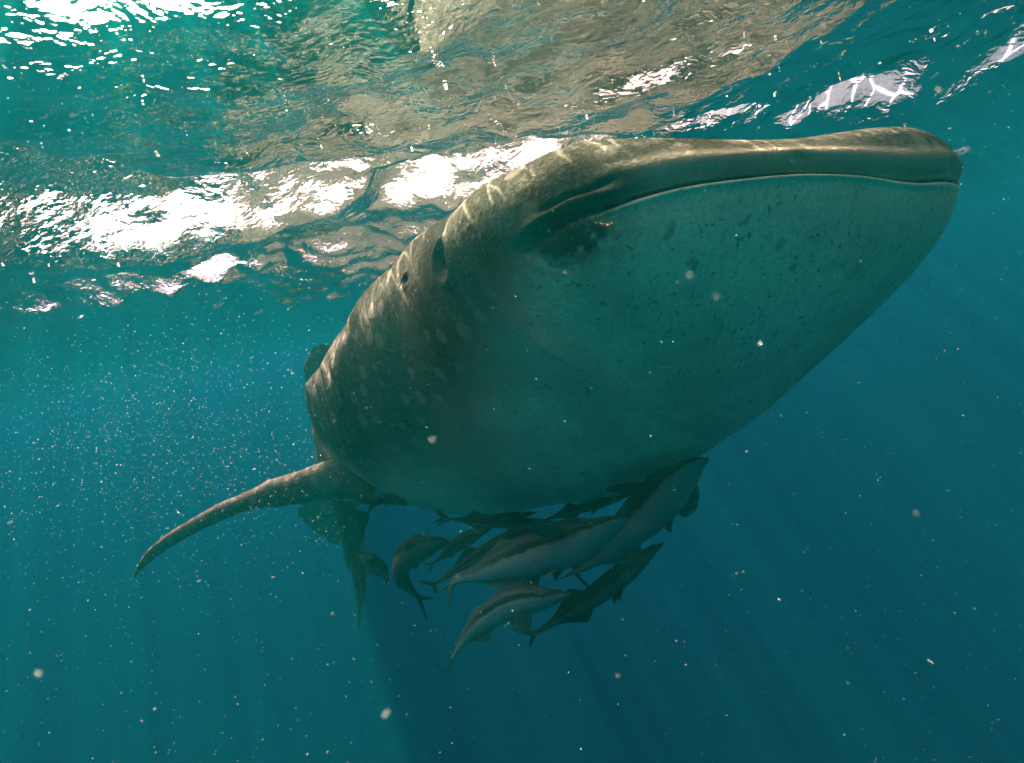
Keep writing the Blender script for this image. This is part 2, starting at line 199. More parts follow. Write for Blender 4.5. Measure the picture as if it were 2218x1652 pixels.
[0.08,[[0.395,0.351,0.309],[0.4,0.323,0.342],[0.401,0.315,0.348],[0.401,0.267,0.374],[0.398,0.201,0.39],[0.387,0.155,0.397],[0.371,0.106,0.4],[0.371,0.027,0.392],[0.361,-0.029,0.387],[0.373,-0.18,0.369],[0.364,-0.288,0.367],[0.356,-0.332,0.368],[0.328,-0.354,0.377],[0.315,-0.393,0.381],[0.289,-0.42,0.388],[0.255,-0.451,0.396],[0.22,-0.473,0.402],[0.195,-0.501,0.402],[0.163,-0.528,0.399],[0.121,-0.552,0.393],[0.073,-0.577,0.384],[0.011,-0.574,0.386],[-0.125,-0.583,0.368],[-0.451,-0.508,0.387],[-0.452,-0.545,0.364],[-0.726,-0.571,0.299],[-0.848,-0.628,0.232],[-0.984,-0.661,0.153],[-1.22,-0.675,0.075],[-1.438,-0.698,-0.017],[-1.576,-0.722,-0.082],[-1.603,-0.739,-0.181],[-1.603,-0.738,-0.188],[-1.948,-0.679,-0.387],[-1.948,-0.674,-0.414],[-1.942,-0.626,-0.506],[0.384,0.365,0.26],[0.367,0.374,0.225],[0.351,0.349,0.175],[0.315,0.335,0.12],[0.312,0.245,0.076],[0.248,0.281,0.031],[0.205,0.199,-0.041],[0.155,0.13,-0.111],[0.1,0.114,-0.164],[0.037,0.04,-0.235],[-0.061,0.006,-0.309],[-0.394,-0.005,-0.503],[-0.559,-0.03,-0.554],[-0.72,-0.07,-0.59],[-0.808,-0.128,-0.614],[-0.826,-0.175,-0.614],[-0.881,-0.251,-0.615],[-1.029,-0.369,-0.618],[0.311,-0.514,0.282],[0.341,-0.473,0.287],[0.374,-0.414,0.293],[0.401,-0.348,0.297],[0.423,-0.268,0.297],[0.438,-0.179,0.295],[0.446,-0.063,0.288],[0.449,0.034,0.281],[0.265,0.551,0.293]],[[-0.0008,-0.0017,-0.001],[0.0024,0.0051,0.0021],[0.0011,0.0024,0.0013],[-0.0028,-0.0061,-0.003],[0.001,0.0021,0.0011],[0.0007,0.0015,0.0011],[-0.0011,-0.0025,-0.0016],[0.0008,0.002,0.0018],[-0.0003,-0.0009,-0.0011],[-0.0004,-0.0009,-0.0007],[0.0,-0.0002,-0.0013],[-0.0003,-0.0008,-0.0007],[-0.0,0.0003,0.0014],[0.0001,0.0005,0.0014],[0.0002,-0.0003,-0.0027],[0.0002,0.0001,-0.0012],[-0.0002,0.0002,0.0024],[-0.0,0.0,0.0002],[-0.0006,-0.0009,0.001],[-0.0008,-0.0012,0.0014],[0.0039,0.0052,-0.0079],[-0.0035,-0.0046,0.007],[0.0009,0.0013,-0.0017],[0.0048,0.0075,-0.0055],[-0.0044,-0.0068,0.0049],[0.0003,0.0005,-0.0002],[-0.0004,-0.0007,0.0002],[0.0004,0.0007,-0.0001],[-0.0001,-0.0001,0.0],[0.0028,0.0052,0.0001],[-0.0027,-0.0051,-0.0003],[0.0017,0.0032,-0.0],[0.001,0.002,0.0006],[0.0085,0.017,0.0044],[-0.01,-0.02,-0.0054],[0.0028,0.0057,0.0018],[-0.0028,-0.0055,-0.0015],[0.0012,0.0024,0.0008],[0.0017,0.0034,0.0005],[-0.0014,-0.0027,-0.0004],[0.0007,0.0013,0.0],[-0.0004,-0.0007,0.0002],[0.0006,0.0011,-0.0005],[-0.0009,-0.0014,0.0009],[0.0008,0.0012,-0.0009],[-0.0003,-0.0004,0.0005],[0.0001,0.0001,-0.0003],[0.0,-0.0001,-0.0002],[-0.0,-0.0002,-0.0004],[0.0,0.0001,0.0002],[0.0009,0.0024,0.0029],[-0.0012,-0.0034,-0.0041],[0.0007,0.0018,0.0021],[-0.0,-0.0001,-0.0001],[0.0028,0.0033,-0.0073],[-0.003,-0.0038,0.0072],[0.0001,0.0,-0.0002],[0.0017,0.0025,-0.0025],[-0.0016,-0.0021,0.0035],[0.0016,0.0025,-0.0014],[-0.0008,-0.0009,0.0024],[0.0004,0.0,-0.0024],[0.0,0.0001,0.0002]]]]
# ---------------------------------------------------------------- shark body: parametric hull
SF = 0.45
BP = dict(hz=1.449, by=-0.0534, bz=-0.0614, nn=2.3569, z0=.2843, z1=.1454, pd=.6959, pv=.8636, qv=1.0708)
S_A = [SF, .95, 1.45, 2.0, 2.7, 3.4, 4.4, 5.3, 6.0]
V_A = [.6478, .6289, .6919, .5807, .43, .33, .20, .085, .05]
V_U = [.2507, .3883, .3888, .2709, .30, .28, .19, .10, .06]
V_L = [.2451, .5423, .6122, .5784, .42, .31, .20, .10, .06]

def pchip(xs, ys, x):
    xs = np.asarray(xs, float); ys = np.asarray(ys, float); h = np.diff(xs); d = np.diff(ys) / h
    m = np.zeros_like(ys)
    for i in range(1, len(xs) - 1):
        if d[i-1] * d[i] > 0:
            w1 = 2*h[i] + h[i-1]; w2 = h[i] + 2*h[i-1]; m[i] = (w1 + w2) / (w1/d[i-1] + w2/d[i])
    m[0] = d[0]; m[-1] = d[-1]
    x = np.clip(x, xs[0], xs[-1]); i = np.clip(np.searchsorted(xs, x) - 1, 0, len(xs) - 2)
    t = (x - xs[i]) / h[i]; t2 = t*t; t3 = t2*t
    return (2*t3-3*t2+1)*ys[i] + (t3-2*t2+t)*h[i]*m[i] + (-2*t3+3*t2)*ys[i+1] + (t3-t2)*h[i]*m[i+1]

def hull_dims(s):
    return pchip(S_A, V_A, s), pchip(S_A, V_U, s), pchip(S_A, V_L, s), pchip([SF, 1., 1.6, 6.], [BP['z0'], BP['z1'], 0, 0], s)

def spine_off(s):
    d = np.maximum(s - SF, 0)
    q = np.minimum(d, 1.55)
    y = BP['by']*q*q; z = BP['bz']*q*q
    y = y + pchip(SP_S, SP_Y, s); z = z + pchip(SP_S, SP_Z, s)
    return y, z

def hull_grid(na=240, ns=230, smax=6.0):
    """rows run dorsal -> ventral, columns round the plan outline from right tail to left tail"""
    th = np.linspace(-np.pi/2, np.pi/2, na); e = 2 / BP['nn']
    a0 = V_A[0]
    fs = SF - SF*np.cos(th)**e; fy = a0*np.sign(np.sin(th))*np.abs(np.sin(th))**e
    t = np.linspace(0, 1, ns)[1:]; ss = SF + (smax - SF)*(0.45*t + 0.55*t**2)
    a = hull_dims(ss)[0]
    Os = np.concatenate([ss[::-1], fs, ss]); Oy = np.concatenate([-a[::-1], fy, a])
    Ms = np.concatenate([ss[::-1], np.full(na, SF), ss])
    TH = np.concatenate([np.full(ns-1, -np.pi/2), th, np.full(ns-1, np.pi/2)])
    psi = np.radians(np.concatenate([np.linspace(90, 16, 46)[:-1], np.linspace(16, -14, 76)[:-1], np.linspace(-14, -90, 72)]))
    _, hu, hl, zm = hull_dims(Ms)
    cs = np.maximum(np.cos(psi), 0); sn = np.sin(psi)
    c = np.where(psi >= 0, cs**BP['pd'], cs**BP['pv'])
    S = Ms[:, None] + (Os - Ms)[:, None]*c[None]
    Y = Oy[:, None]*c[None]
    Z = zm[:, None]*c[None] + np.where(sn[None] >= 0, hu[:, None]*np.abs(sn)[None], -hl[:, None]*np.abs(sn)[None]**BP['qv'])
    oy, oz = spine_off(S)
    L = np.stack([-(S - SF), Y + oy, Z + oz], -1)
    return L, psi, TH, Ms, Os, Oy
# ---------------------------------------------------------------- whale shark
SH_B = np.array(SH_B); SH_H = np.array(SH_H)
def to_local(W): return (np.asarray(W) - SH_H) @ SH_B.T
def to_world(L): return SH_H + np.asarray(L) @ SH_B
def sm(x, a, b):
    t = np.clip((x - a)/(b - a), 0, 1); return t*t*(3 - 2*t)

L, psi, TH, Ms, Os, Oy = hull_grid()
for sig, cp, W in STROKES:
    cp = np.array(cp); W = np.array(W); X = L.reshape(-1, 3)
    sel = np.where(X[:, 0] > -2.9)[0]
    for i in range(0, len(sel), 20000):
        k = sel[i:i+20000]
        d2 = ((X[k][:, None] - cp[None])**2).sum(-1)
        X[k] += np.exp(-d2/(2*sig**2)) @ W
    L = X.reshape(L.shape)
NC, NR = L.shape[:2]
def normals(L):
    n = np.cross(np.gradient(L, axis=0), np.gradient(L, axis=1))
    n /= np.maximum(np.linalg.norm(n, axis=-1, keepdims=True), 1e-9)
    c = np.stack([np.minimum(L[..., 0], 0), np.zeros_like(L[..., 0]), np.zeros_like(L[..., 0])], -1)
    mid = NR//2
    s = np.sign((n[NC//2, mid]*np.array([1, 0, 0])).sum())
    return n*s
nrm = normals(L)
PD = np.degrees(psi)[None, :]*np.ones((NC, 1)); AT = np.degrees(np.abs(TH))[:, None]*np.ones((1, NR))
SS = Os[:, None]*np.ones((1, NR)); front = (np.abs(TH) < np.pi/2 - 1e-6)[:, None]
E_ = np.where(front, AT, 90 + (SS - SF)*100)
disp = np.zeros((NC, NR))
# mouth: slit, overhanging upper lip, rounded lower lip
pm = np.interp(E_, [0, 52, 60, 66, 72], [0, 0, -1.5, -5.0, -10.5])
dl = PD - pm
op = 1 - sm(E_, 50, 57)
far = 1 - .75*sm(np.degrees(TH)[:, None]*np.ones((1, NR)), 4, 14)      # lips close where the snout rounds away
slit = np.exp(-np.clip(np.abs(dl - .2) - .35, 0, None)**2/(2*.38**2))
disp -= .040*slit*op*far
disp -= .011*np.exp(-((dl - 2.6)/1.9)**2)*op*far
disp += .007*np.exp(-((dl - 10)/4.5)**2)*op
disp += .0055*np.exp(-((dl + 2.2)/1.3)**2)*(1 - sm(E_, 50, 64))*far
fur = sm(E_, 46, 54)*(1 - sm(E_, 68, 76))
disp -= .034*fur*np.exp(-(np.abs(dl)/np.interp(E_, [50, 70], [1.6, 2.6]))**2)
disp += .005*fur*np.exp(-((dl - 5)/2.5)**2)
disp += .016*np.exp(-((E_ - 51)/2.6)**2 - ((dl - 3.4)/1.8)**2)                      # flap at the end of the upper lip
p2 = np.interp(E_, [50, 53, 60, 66], [8.5, 7.4, 6.0, 2.0])
disp -= .013*np.exp(-((PD - p2)/1.0)**2)*sm(E_, 49, 53)*(1 - sm(E_, 62, 68))         # second fold above the corner
p3 = np.interp(E_, [62, 66.5, 70, 72], [-19, -17.2, -12, -9])
disp -= .010*np.exp(-((PD - p3)/1.2)**2)*sm(E_, 61, 64)*(1 - sm(E_, 70, 73))
# nostril groove under the front of the snout
disp -= .012*np.exp(-((E_ - 17)/1.6)**2 - ((dl - 7)/4.0)**2)
# eye sockets, spiracles
def vert(s, ps, right=True):
    side_cols = np.where((TH < -1.5) if right else (TH > 1.5))[0]
    c = side_cols[np.argmin(np.abs(Os[side_cols] - s))]; r = np.argmin(np.abs(np.degrees(psi) - ps)); return c, r
spots3 = []
for right in (True, False):
    for s, ps, rad, dep, rim in ((.58, 1.6, .033, .026, .007), (.86, 11.6, .014, .022, .003)):
        c, r = vert(s, ps, right); d = np.linalg.norm(L - L[c, r], axis=-1)
        disp += -dep*np.exp(-(d/rad)**4) + rim*np.exp(-((d - rad*1.45)/(rad*.45))**2)
        spots3.append((right, s, c, r))
# gill slits: five tall curved slots ahead of and above the pectoral fin
for k in range(5):
    s0 = 1.42 + .13*k
    line = s0 + .0016*(PD + 5)**2*.12 + .0022*(PD)
    disp += (~front)*(-.028*np.exp(-((SS - line)/.012)**2) + .011*np.exp(-((SS - line + .035)/.022)**2))*sm(PD, -34, -24)*(1 - sm(PD, 12, 22))
# low folds of skin
disp += .004*np.sin(SS*19 + PD*.07)*sm(SS, .6, 1.0)*(1 - sm(SS, 2.0, 2.6))*(PD > -40)
L = L + nrm*disp[..., None]

dors = sm(PD, np.interp(E_, [0, 50, 72, 90, 150, 300], [-2, -2, -24, -52, -66, -40]), np.interp(E_, [0, 50, 72, 90, 150, 300], [3, 3, -2, -14, -26, -10]))
dors = dors*(1 - .40*(1 - sm(E_, 40, 52))*np.exp(-((PD - 6)/9)**2))
dark = np.exp(-((E_ - 61)/10)**2 - ((PD + 7)/10)**2) + .7*slit*op + .25*np.exp(-((E_ - 78)/16)**2 - ((PD + 20)/16)**2)  # corner skin pattern; the slit term puts the mouth's shade into the colour

m, nt, out = new_mat('whale_shark_skin'); N = NT(nt)
tc = N.n('ShaderNodeTexCoord').outputs['Object']; A_d = N.attr('dors'); A_k = N.attr('dark')
nb = N.noise(tc, 3.2, 5, .6); nf = N.noise(tc, 42, 4, .65); ng = N.noise(tc, 140, 3, .6)
belly = N.mix(N.ramp(nb.outputs[0], .35, .68), (.66, .58, .42, 1), (.94, .84, .60, 1))
back = N.mix(N.ramp(nf.outputs[0], .35, .65), (.031, .0335, .024, 1), (.058, .062, .045, 1))
sp = N.voro(tc, 11.5, 'F1', .40); spm = N.math('MULTIPLY', N.ramp(sp.outputs['Distance'], .24, .32, 1, 0), A_d)
sq = N.voro(tc, 27, 'F1', .6); back = N.mix(N.math('MULTIPLY', N.ramp(sq.outputs['Distance'], .16, .24, 1, 0), .4), back, (.16, .155, .12, 1))
back = N.mix(N.math('MULTIPLY', spm, .62), back, (.175, .172, .135, 1))
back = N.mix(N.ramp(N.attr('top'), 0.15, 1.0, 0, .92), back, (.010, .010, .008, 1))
base = N.mix(A_d, belly, back)
# dark freckles on the throat
wb = N.noise(tc, 16, 3, .6); wbv = N.n('ShaderNodeVectorMath', operation='MULTIPLY_ADD'); N.set(wbv.inputs[0], wb.outputs['Color']); wbv.inputs[1].default_value = (.10, .10, .10); N.set(wbv.inputs[2], tc); tw = wbv.outputs[0]
f1 = N.voro(tw, 23, 'F1', 1.0); gate = N.ramp(f1.outputs['Color'], .55, .65); gm = N.math('MULTIPLY', N.ramp(f1.outputs['Distance'], .10, .26, 1, 0), gate)
zone = N.ramp(N.noise(tc, 2.3, 3, .5).outputs[0], .42, .60)
f2 = N.voro(tw, 55, 'F1', 1.0); g2 = N.math('MULTIPLY', N.math('MULTIPLY', N.ramp(f2.outputs['Distance'], .12, .30, 1, 0), N.ramp(f2.outputs['Color'], .42, .52)), zone)
fre = N.math('MAXIMUM', N.math('MULTIPLY', gm, .5), N.math('MULTIPLY', g2, .65))
base = N.mix(N.math('MULTIPLY', fre, N.math('SUBTRACT', 1.0, A_d)), base, (.09, .085, .065, 1))
# fine pale creases and grazes
cmap = N.n('ShaderNodeMapping'); N.set(cmap.inputs[0], tw); cmap.inputs['Scale'].default_value = (6, 30, 30); cmap.inputs['Rotation'].default_value = (.3, .2, .4)
cr = N.noise(cmap.outputs[0], 1.6, 4, .7); base = N.mix(N.math('MULTIPLY', N.ramp(cr.outputs[0], .56, .72), .30), base, (.30, .29, .23, 1))
# mottled dark skin round the corner of the mouth, painted shade along the slit
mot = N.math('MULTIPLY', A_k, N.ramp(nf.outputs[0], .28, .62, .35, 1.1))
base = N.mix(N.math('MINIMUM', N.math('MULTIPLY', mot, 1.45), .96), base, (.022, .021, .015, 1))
base = N.mix(N.math('MULTIPLY', N.ramp(ng.outputs[0], .42, .70), .30), base, (.18, .175, .13, 1))
bs = N.n('ShaderNodeBsdfPrincipled'); N.set(bs.inputs['Base Color'], base); bs.inputs['Roughness'].default_value = .62; bs.inputs['Specular IOR Level'].default_value = 0.0
bp = N.n('ShaderNodeBump'); bp.inputs['Distance'].default_value = .004; bp.inputs['Strength'].default_value = .7
N.set(bp.inputs['Height'], N.math('ADD', nf.outputs[0], N.math('MULTIPLY', ng.outputs[0], .5))); N.set(bs.inputs['Normal'], bp.outputs[0])
N.set(out.inputs[0], bs.outputs[0]); M_SKIN = m

def simple(name, colr, rough=.5, noise=30, var=.3, spec=.15):
    m, nt, out = new_mat(name); N = NT(nt); tc = N.n('ShaderNodeTexCoord').outputs['Object']
    n = N.noise(tc, noise, 4, .6); c2 = tuple(x*(1-var) for x in colr)
    b = N.n('ShaderNodeBsdfPrincipled'); N.set(b.inputs['Base Color'], N.mix(N.ramp(n.outputs[0], .35, .65), (*c2, 1), (*colr, 1)))
    b.inputs['Roughness'].default_value = rough; b.inputs['Specular IOR Level'].default_value = spec; N.set(out.inputs[0], b.outputs[0]); return m
M_EYE = simple('eye_dark', (.020, .015, .010), .25, 40, .4, .3)
M_LINING = simple('spiracle_lining', (.035, .025, .018), .6)

shark = empty('whale_shark'); shark.matrix_world = Matrix([[*SH_B[:, i], SH_H[i]] for i in range(3)] + [[0, 0, 0, 1]])
tag(shark, 'huge whale shark with spotted back and pale throat swimming under the surface', 'whale shark')
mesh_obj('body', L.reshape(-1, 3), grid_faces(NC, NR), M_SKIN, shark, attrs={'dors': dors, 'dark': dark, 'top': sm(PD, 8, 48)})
for right, s, c, r in spots3:
    th = np.linspace(0, np.pi, 13); ph = np.linspace(0, 2*np.pi, 25)[:-1]
    T, P = np.meshgrid(th, ph, indexing='ij'); big = s < .7; R0 = .027 if big else .011
    v = np.stack([np.sin(T)*np.cos(P), np.sin(T)*np.sin(P), np.cos(T)], -1).reshape(-1, 3)*R0*np.array([1, .7, 1.15])
    ctr = L[c, r] - nrm[c, r]*(.004 if big else .012)
    mesh_obj('eye' if big else 'spiracle', v + ctr, grid_faces(13, 24, False, True), M_EYE if big else M_LINING, shark)

# fins: closed blades between a leading and a trailing edge
def blade(lead, trail, thick, nspan=48, nch=22, up=None):
    """lead/trail: lists of 3D points root->tip; thick: thickness at root and tip"""
    def res(P):
        P = np.asarray(P, float); d = np.r_[0, np.cumsum(np.linalg.norm(np.diff(P, axis=0), axis=1))]; d /= d[-1]
        t = np.linspace(0, 1, nspan); return np.stack([pchip(d, P[:, i], t) if len(d) > 2 else np.interp(t, d, P[:, i]) for i in range(3)], -1)
    A, B = res(lead), res(trail); t = np.linspace(0, 1, nspan)[:, None, None]
    sp = np.gradient((A + B)/2, axis=0); ch = B - A
    n = np.cross(sp, ch); n /= np.maximum(np.linalg.norm(n, axis=-1, keepdims=True), 1e-9)
    for i in range(nspan-2, -1, -1):
        if n[i] @ n[min(i+1, nspan-1)] < 0: n[i] = -n[i]
    ang = np.linspace(0, 2*np.pi, 2*nch, endpoint=False)
    x = (1 - np.cos(ang))/2
    yt = 2.4*(.2969*np.sqrt(np.maximum(x, 0)) - .126*x - .3516*x**2 + .2843*x**3 - .1036*x**4)*np.where(ang < np.pi, 1, -1)
    th = np.interp(t[:, :, 0], np.linspace(0, 1, len(thick)), thick)
    cl = np.linalg.norm(ch, axis=-1, keepdims=True); th = np.minimum(th, cl*1.2)
    V = A[:, None] + ch[:, None]*x[None, :, None] + n[:, None]*(yt[None, :, None]*th[:, None])
    V = V.reshape(-1, 3); f = grid_faces(nspan, 2*nch, False, True).tolist()
    f.append(list(range(2*nch))[::-1]); f.append([(nspan-1)*2*nch + k for k in range(2*nch)])
    return V, f
def fin(name, V, f, mat, parent, local=None, dors=None):
    me = bpy.data.meshes.new(name); V = np.asarray(V)
    me.from_pydata((to_local(V) if local == 'shark' else V).tolist(), [], f); me.shade_smooth()
    for k, v in (dors or {}).items():
        a = me.attributes.new(k, 'FLOAT', 'POINT'); a.data.foreach_set('value', np.full(len(V), v, np.float32))
    me.materials.append(mat); o = bpy.data.objects.new(name, me); col.objects.link(o); o.parent = parent; return o
FA = {'dors': 1.0, 'dark': 0.0, 'top': 0.45}
def px(pts, z0, z1):
    n = len(pts); return [at(x, y, z0 + (z1 - z0)*k/(n-1)) for k, (x, y) in enumerate(pts)]
top = [(790, 1000), (735, 980), (693, 984), (660, 1003), (629, 1022), (577, 1051), (525, 1071), (472, 1093), (420, 1123), (368, 1154), (334, 1180), (309, 1206), (297, 1230), (289, 1250)]
bot = [(840, 1110), (806, 1118), (765, 1126), (715, 1122), (681, 1111), (611, 1098), (540, 1113), (480, 1137), (425, 1160), (376, 1188), (345, 1210), (316, 1234), (302, 1244), (290, 1253)]
zs = np.linspace(2.38, 2.98, 14); zt = zs + np.linspace(.34, .03, 14)
lead = [at(.5*a + .5*c, .52*b + .48*d, z) for (a, b), (c, d), z in zip(top, bot, zs)]
trail = [at(.8*a + .2*c, .80*b + .20*d, z) for (a, b), (c, d), z in zip(top, bot, zt)]
thk = [np.hypot(a - c, b - d)*.5*z/1250/.28 for (a, b), (c, d), z in zip(top, bot, zs)]
V, f = blade(lead, trail, thk, 80, 30)
fin('pectoral_fin', V, f, M_SKIN, shark, 'shark', FA)
# the other pectoral fin lies back along the far flank
def loc(s, y, z): oy, oz = spine_off(np.array([s])); return to_world([-(s - SF), y + oy[0], z + oz[0]])
V, f = blade([loc(1.75, .50, -.20), loc(2.1, .58, -.22), loc(2.5, .60, -.20), loc(2.95, .52, -.10)], [loc(2.05, .42, -.12), loc(2.3, .45, -.12), loc(2.6, .50, -.1), loc(2.97, .51, -.08)], (.07, .015))
fin('pectoral_fin', V, f, M_SKIN, shark, 'shark', FA)
# first dorsal fin, leaning to the shark's right
V, f = blade(px([(800, 880), (752, 770), (720, 748), (700, 744), (686, 748)], 3.55, 3.75), px([(730, 900), (690, 862), (666, 835), (657, 800), (664, 775)], 3.95, 3.9), (.07, .03))
fin('dorsal_fin', V, f, M_SKIN, shark, 'shark', FA)
V, f = blade([loc(4.25, 0, .16), loc(4.4, 0, .27), loc(4.55, 0, .34)], [loc(4.6, 0, .13), loc(4.62, 0, .24), loc(4.66, 0, .34)], (.04, .012), 24, 14)
fin('second_dorsal_fin', V, f, M_SKIN, shark, 'shark', FA)
V, f = blade(px([(760, 1085), (680, 1080), (652, 1090), (645, 1108)], 4.1, 4.3), px([(790, 1170), (730, 1178), (690, 1156), (650, 1122)], 4.25, 4.4), (.06, .02))
fin('pelvic_fin', V, f, M_SKIN, shark, 'shark', FA)
V, f = blade(px([(770, 1100), (742, 1180), (746, 1210), (753, 1232)], 4.5, 4.65), px([(800, 1120), (778, 1185), (762, 1215), (755, 1233)], 4.7, 4.75), (.05, .015))
fin('pelvic_fin', V, f, M_SKIN, shark, 'shark', FA)
# tail fin: long upper lobe, shorter pointed lower lobe hanging down
V, f = blade(px([(760, 1100), (750, 1170), (759, 1225), (767, 1268), (773, 1318), (776, 1370)], 5.2, 5.0), px([(800, 1110), (788, 1180), (795, 1232), (793, 1268), (785, 1318), (777, 1371)], 5.5, 5.2), (.055, .012))
low = (V, f)
V2, f2 = blade([loc(5.4, 0, .05), loc(5.75, 0, .28), loc(6.05, 0, .60), loc(6.35, .04, 1.0)], [loc(5.95, 0, -.05), loc(6.05, 0, .2), loc(6.18, .02, .55), loc(6.37, .04, 1.0)], (.06, .015))
f2 = [[i + len(V) for i in q] for q in f2]
fin('caudal_fin', np.vstack([V, V2]), f + f2, M_SKIN, shark, 'shark', FA)
# ---------------------------------------------------------------- remoras
def remora_mat(name, back, stripe, belly):
    m, nt, out = new_mat(name); N = NT(nt); tc = N.n('ShaderNodeTexCoord').outputs['Object']
    v = N.attr('vert'); t = N.attr('len'); n = N.noise(tc, 38, 4, .6); nn = N.math('MULTIPLY', N.math('SUBTRACT', n.outputs[0], .5), .35)
    vv = N.math('ADD', v, nn)
    c = N.mix(N.ramp(vv, -.65, .75), (*belly, 1), (*back, 1))
    st = N.math('MULTIPLY', N.math('MULTIPLY', N.ramp(vv, -.08, .10), N.ramp(vv, .30, .50, 1, 0)), N.ramp(t, .5, .95, 1, .4))
    c = N.mix(N.math('MULTIPLY', st, .95), c, (*stripe, 1))
    c = N.mix(N.math('MULTIPLY', N.ramp(N.noise(tc, 120, 3, .6).outputs[0], .45, .7), .2), c, (*stripe, 1))
    b = N.n('ShaderNodeBsdfPrincipled'); N.set(b.inputs['Base Color'], c); b.inputs['Roughness'].default_value = .55; b.inputs['Specular IOR Level'].default_value = .03
    bp = N.n('ShaderNodeBump'); bp.inputs['Distance'].default_value = .002; bp.inputs['Strength'].default_value = .5; N.set(bp.inputs['Height'], n.outputs[0]); N.set(b.inputs['Normal'], bp.outputs[0])
    N.set(out.inputs[0], b.outputs[0]); return m
M_REM = {'pale': remora_mat('remora_pale', (.015, .030, .034), (.003, .006, .007), (.115, .225, .232)),
         'dark': remora_mat('remora_dark', (.010, .017, .019), (.003, .0045, .005), (.058, .095, .095))}
M_FIN = {'pale': simple('remora_fin_pale', (.055, .085, .083), .5, 60), 'dark': simple('remora_fin_dark', (.010, .016, .017), .5, 60)}
M_DISC = simple('remora_disc', (.035, .045, .042), .6, 50)
M_IRIS = simple('remora_iris', (.20, .17, .10), .3, 50); M_PUPIL = simple('remora_pupil', (.008, .008, .008), .15, 50, .2, .4)
unit = lambda v: np.asarray(v)/np.linalg.norm(v)
def z4(p): return (764.83 + .36207*p[0], 956.04 + .36207*p[1])

